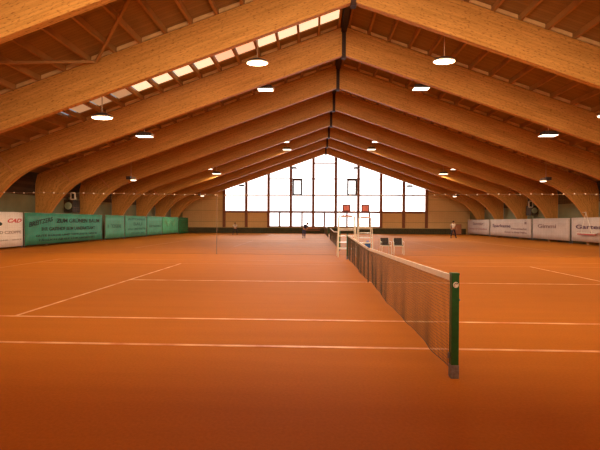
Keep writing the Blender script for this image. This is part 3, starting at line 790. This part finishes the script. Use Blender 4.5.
def person(lab, loc, rz, H, J, shirt, trousers, shoe):
    """J: joint positions for a 1.75 m figure facing -Y"""
    k = H / 1.75
    t = empty('person', loc, rz, lab, 'person', 'tennis players')
    V = lambda n: tuple(Vector(J[n]) * k)
    names = ['pelvis', 'waist', 'chest', 'neck', 'head0', 'head1', 'sL', 'eL', 'wL', 'hL', 'sR', 'eR', 'wR', 'hR', 'pL', 'kL', 'aL', 'tL', 'pR', 'kR', 'aR', 'tR']
    rad = [.125, .115, .14, .055, .075, .10, .062, .042, .028, .035, .062, .042, .028, .035, .09, .06, .04, .04, .09, .06, .04, .04]
    E = [(0, 1), (1, 2), (2, 3), (3, 4), (4, 5), (2, 6), (6, 7), (7, 8), (8, 9), (2, 10), (10, 11), (11, 12), (12, 13), (0, 14), (14, 15), (15, 16), (16, 17), (0, 18), (18, 19), (19, 20), (20, 21)]
    P = [V(n) for n in names]; R = [r * k for r in rad]
    # fingers
    for hi, wi in ((9, 8), (13, 12)):
        d = (Vector(P[hi]) - Vector(P[wi])).normalized(); side = d.cross(Vector((0, 1, 0))).normalized() if abs(d.y) < .9 else Vector((1, 0, 0))
        for q, ln in ((-.030, .060), (-.010, .075), (.010, .078), (.030, .065)):
            a = Vector(P[hi]) + d * .03 * k + side * q * k; b = a + d * ln * .5 * k; c = b + (d * .8 + Vector((0, -.5, 0))).normalized() * ln * .5 * k
            n0 = len(P); P += [tuple(a), tuple(b), tuple(c)]; R += [.010 * k] * 3; E += [(hi, n0), (n0, n0 + 1), (n0 + 1, n0 + 2)]
        a = Vector(P[wi]) + d * .03 * k + side * .03 * k; b = a + (d + side).normalized() * .05 * k
        n0 = len(P); P += [tuple(a), tuple(b)]; R += [.011 * k] * 2; E += [(wi, n0), (n0, n0 + 1)]
    body = skin_mesh('body', P, E, R, M['skin'], t)
    # face: nose, ears, mouth, eyes
    hd = Vector(P[5]); fw = Vector(J.get('look', (0, -1, 0))).normalized(); up = (Vector(P[5]) - Vector(P[4])).normalized(); sd = fw.cross(up).normalized()
    fm = MB(); c0 = hd - up * .02 * k
    fm.tube([c0 + fw * .085 * k + up * .02 * k, c0 + fw * .115 * k - up * .02 * k], [.008 * k, .015 * k], 6)
    for s in (-1, 1): fm.tube([c0 + sd * s * .092 * k + up * .02 * k, c0 + sd * s * .100 * k - up * .03 * k], .015 * k, 6)
    fm.build('face_relief', M['skin'], t, True)
    ey = MB()
    for s in (-1, 1): ey.tube([c0 + fw * .085 * k + sd * s * .035 * k + up * .02 * k, c0 + fw * .094 * k + sd * s * .035 * k + up * .02 * k], .009 * k, 6)
    ey.tube([c0 + fw * .088 * k - sd * .025 * k - up * .055 * k, c0 + fw * .092 * k - up * .058 * k, c0 + fw * .088 * k + sd * .025 * k - up * .055 * k], .005 * k, 5)
    ey.build('eyes_and_mouth', M['hair'], t)
    bm = bmesh.new(); bmesh.ops.create_uvsphere(bm, u_segments=16, v_segments=10, radius=.112 * k)
    cc = hd - fw * .014 * k + up * .022 * k
    dele = [v for v in bm.verts if (v.co.dot(up) < -.01 * k and v.co.dot(fw) > -.02 * k) or v.co.dot(fw) > .085 * k]
    bmesh.ops.delete(bm, geom=dele, context='VERTS')
    for v in bm.verts: v.co += cc
    me = bpy.data.meshes.new('hair'); bm.to_mesh(me); bm.free(); me.materials.append(M['hair'])
    o = bpy.data.objects.new('hair', me); COL.objects.link(o); o.parent = t
    # shirt
    mx = lambda a, b, f: tuple(Vector(V(a)).lerp(Vector(V(b)), f))
    SP = [mx('pelvis', 'waist', .3), V('waist'), V('chest'), mx('chest', 'neck', .7), V('sL'), mx('sL', 'eL', .7), V('sR'), mx('sR', 'eR', .7)]
    skin_mesh('shirt', SP, [(0, 1), (1, 2), (2, 3), (2, 4), (4, 5), (2, 6), (6, 7)], [x * k for x in (.155, .135, .16, .07, .078, .062, .078, .062)], shirt, t)
    TP = [V('pelvis'), mx('pelvis', 'waist', .5), V('pL'), V('kL'), mx('kL', 'aL', .9), V('pR'), V('kR'), mx('kR', 'aR', .9)]
    skin_mesh('trousers', TP, [(0, 1), (0, 2), (2, 3), (3, 4), (0, 5), (5, 6), (6, 7)], [x * k for x in (.14, .13, .105, .078, .058, .105, .078, .058)], trousers, t)
    for s in 'LR':
        a = Vector(V('a' + s)); b = Vector(V('t' + s))
        m = MB(); z = .0
        d = (b - a); d.z = 0; d.normalize(); sdv = Vector((-d.y, d.x, 0))
        m.lathe([(.045, 0), (.05, .02), (.048, .06), (.035, .10)], n=14, sx=1, sy=2.6)
        ob = m.build('shoe', shoe, t, True); mid = (a * .45 + b * .55); ob.location = (mid.x, mid.y, 0); ob.rotation_euler = (0, 0, math.atan2(d.y, d.x) + math.pi / 2); ob.scale = (k, k, k)
    return t
STAND = dict(pelvis=(0, 0, .95), waist=(0, 0, 1.10), chest=(0, .01, 1.32), neck=(0, .01, 1.49), head0=(0, -.01, 1.56), head1=(0, -.02, 1.65),
             sL=(.19, 0, 1.42), eL=(.27, .02, 1.15), wL=(.29, -.12, .95), hL=(.28, -.18, .90), sR=(-.19, 0, 1.42), eR=(-.29, .03, 1.16), wR=(-.34, -.1, .97), hR=(-.35, -.16, .92),
             pL=(.10, 0, .88), kL=(.20, -.04, .49), aL=(.28, .02, .08), tL=(.30, -.12, .04), pR=(-.10, 0, .88), kR=(-.20, -.04, .49), aR=(-.28, .02, .08), tR=(-.30, -.12, .04))
person('person in a white shirt and dark trousers standing with legs apart near the grey banners', (12.75, 40.8, 0), .2, 1.72, STAND, M['shirt_w'], M['trouser'], M['shoe_d'])
CR = dict(STAND); CR.update(pelvis=(0, .12, .80), waist=(0, .06, .95), chest=(0, -.06, 1.14), neck=(0, -.14, 1.29), head0=(0, -.19, 1.35), head1=(0, -.22, 1.44),
          sL=(.19, -.08, 1.23), eL=(.30, -.08, .98), wL=(.16, -.30, .93), hL=(.10, -.36, .93), sR=(-.19, -.08, 1.23), eR=(-.32, -.08, .99), wR=(-.22, -.32, .98), hR=(-.18, -.40, 1.0),
          pL=(.10, .10, .75), kL=(.22, -.12, .44), pR=(-.10, .10, .75), kR=(-.22, -.12, .44))
person('person in a white shirt crouching slightly beside the far wall panels', (-10.8, 47.0, 0), .15, 1.60, CR, M['shirt_w'], M['trouser'], M['shoe_d'])
LN = dict(STAND); LN.update(pelvis=(-.02, .0, .84), waist=(.04, -.02, 1.00), chest=(.15, -.05, 1.17), neck=(.25, -.08, 1.29), head0=(.29, -.10, 1.34), head1=(.34, -.12, 1.42),
          sL=(.33, -.02, 1.17), eL=(.38, -.12, .95), wL=(.30, -.28, .84), hL=(.27, -.34, .82), sR=(.02, -.06, 1.29), eR=(-.08, -.1, 1.08), wR=(-.02, -.28, .95), hR=(.02, -.34, .93),
          pL=(.07, 0, .78), kL=(.08, -.10, .45), aL=(.06, .04, .08), tL=(.08, -.10, .04), pR=(-.10, 0, .78), kR=(-.12, -.06, .45), aR=(-.12, .08, .08), tR=(-.14, -.06, .04))
person('person in dark blue clothes bending sideways in front of the middle windows', (-2.35, 38.6, 0), -.1, 1.72, LN, M['shirt_b'], M['trouser_b'], M['shoe_d'])

# hazy low sun behind the far gable windows
sd_ = bpy.data.lights.new('sun', 'SUN'); so = bpy.data.objects.new('sun', sd_); COL.objects.link(so)
sd_.energy = 5.0; sd_.angle = math.radians(25); sd_.color = (1, .84, .72)
so.location = (0, 90, 30); so.rotation_euler = Vector((0.05, -1, -.24)).to_track_quat('-Z', 'Y').to_euler()
# ------------------------------------------------------------------ world and view
w = bpy.data.worlds.new('world'); S.world = w; w.use_nodes = True
bg = w.node_tree.nodes['Background']; bg.inputs['Color'].default_value = (.9, .93, 1, 1); bg.inputs['Strength'].default_value = .3
S.view_settings.view_transform = 'Standard'; S.view_settings.look = 'None'; S.view_settings.exposure = 0.0; S.view_settings.gamma = 1.0
S.view_settings.use_curve_mapping = False
S.cycles.use_denoising = True
S.cycles.max_bounces = 6; S.cycles.diffuse_bounces = 5; S.cycles.glossy_bounces = 3
S.cycles.sample_clamp_indirect = 4.0
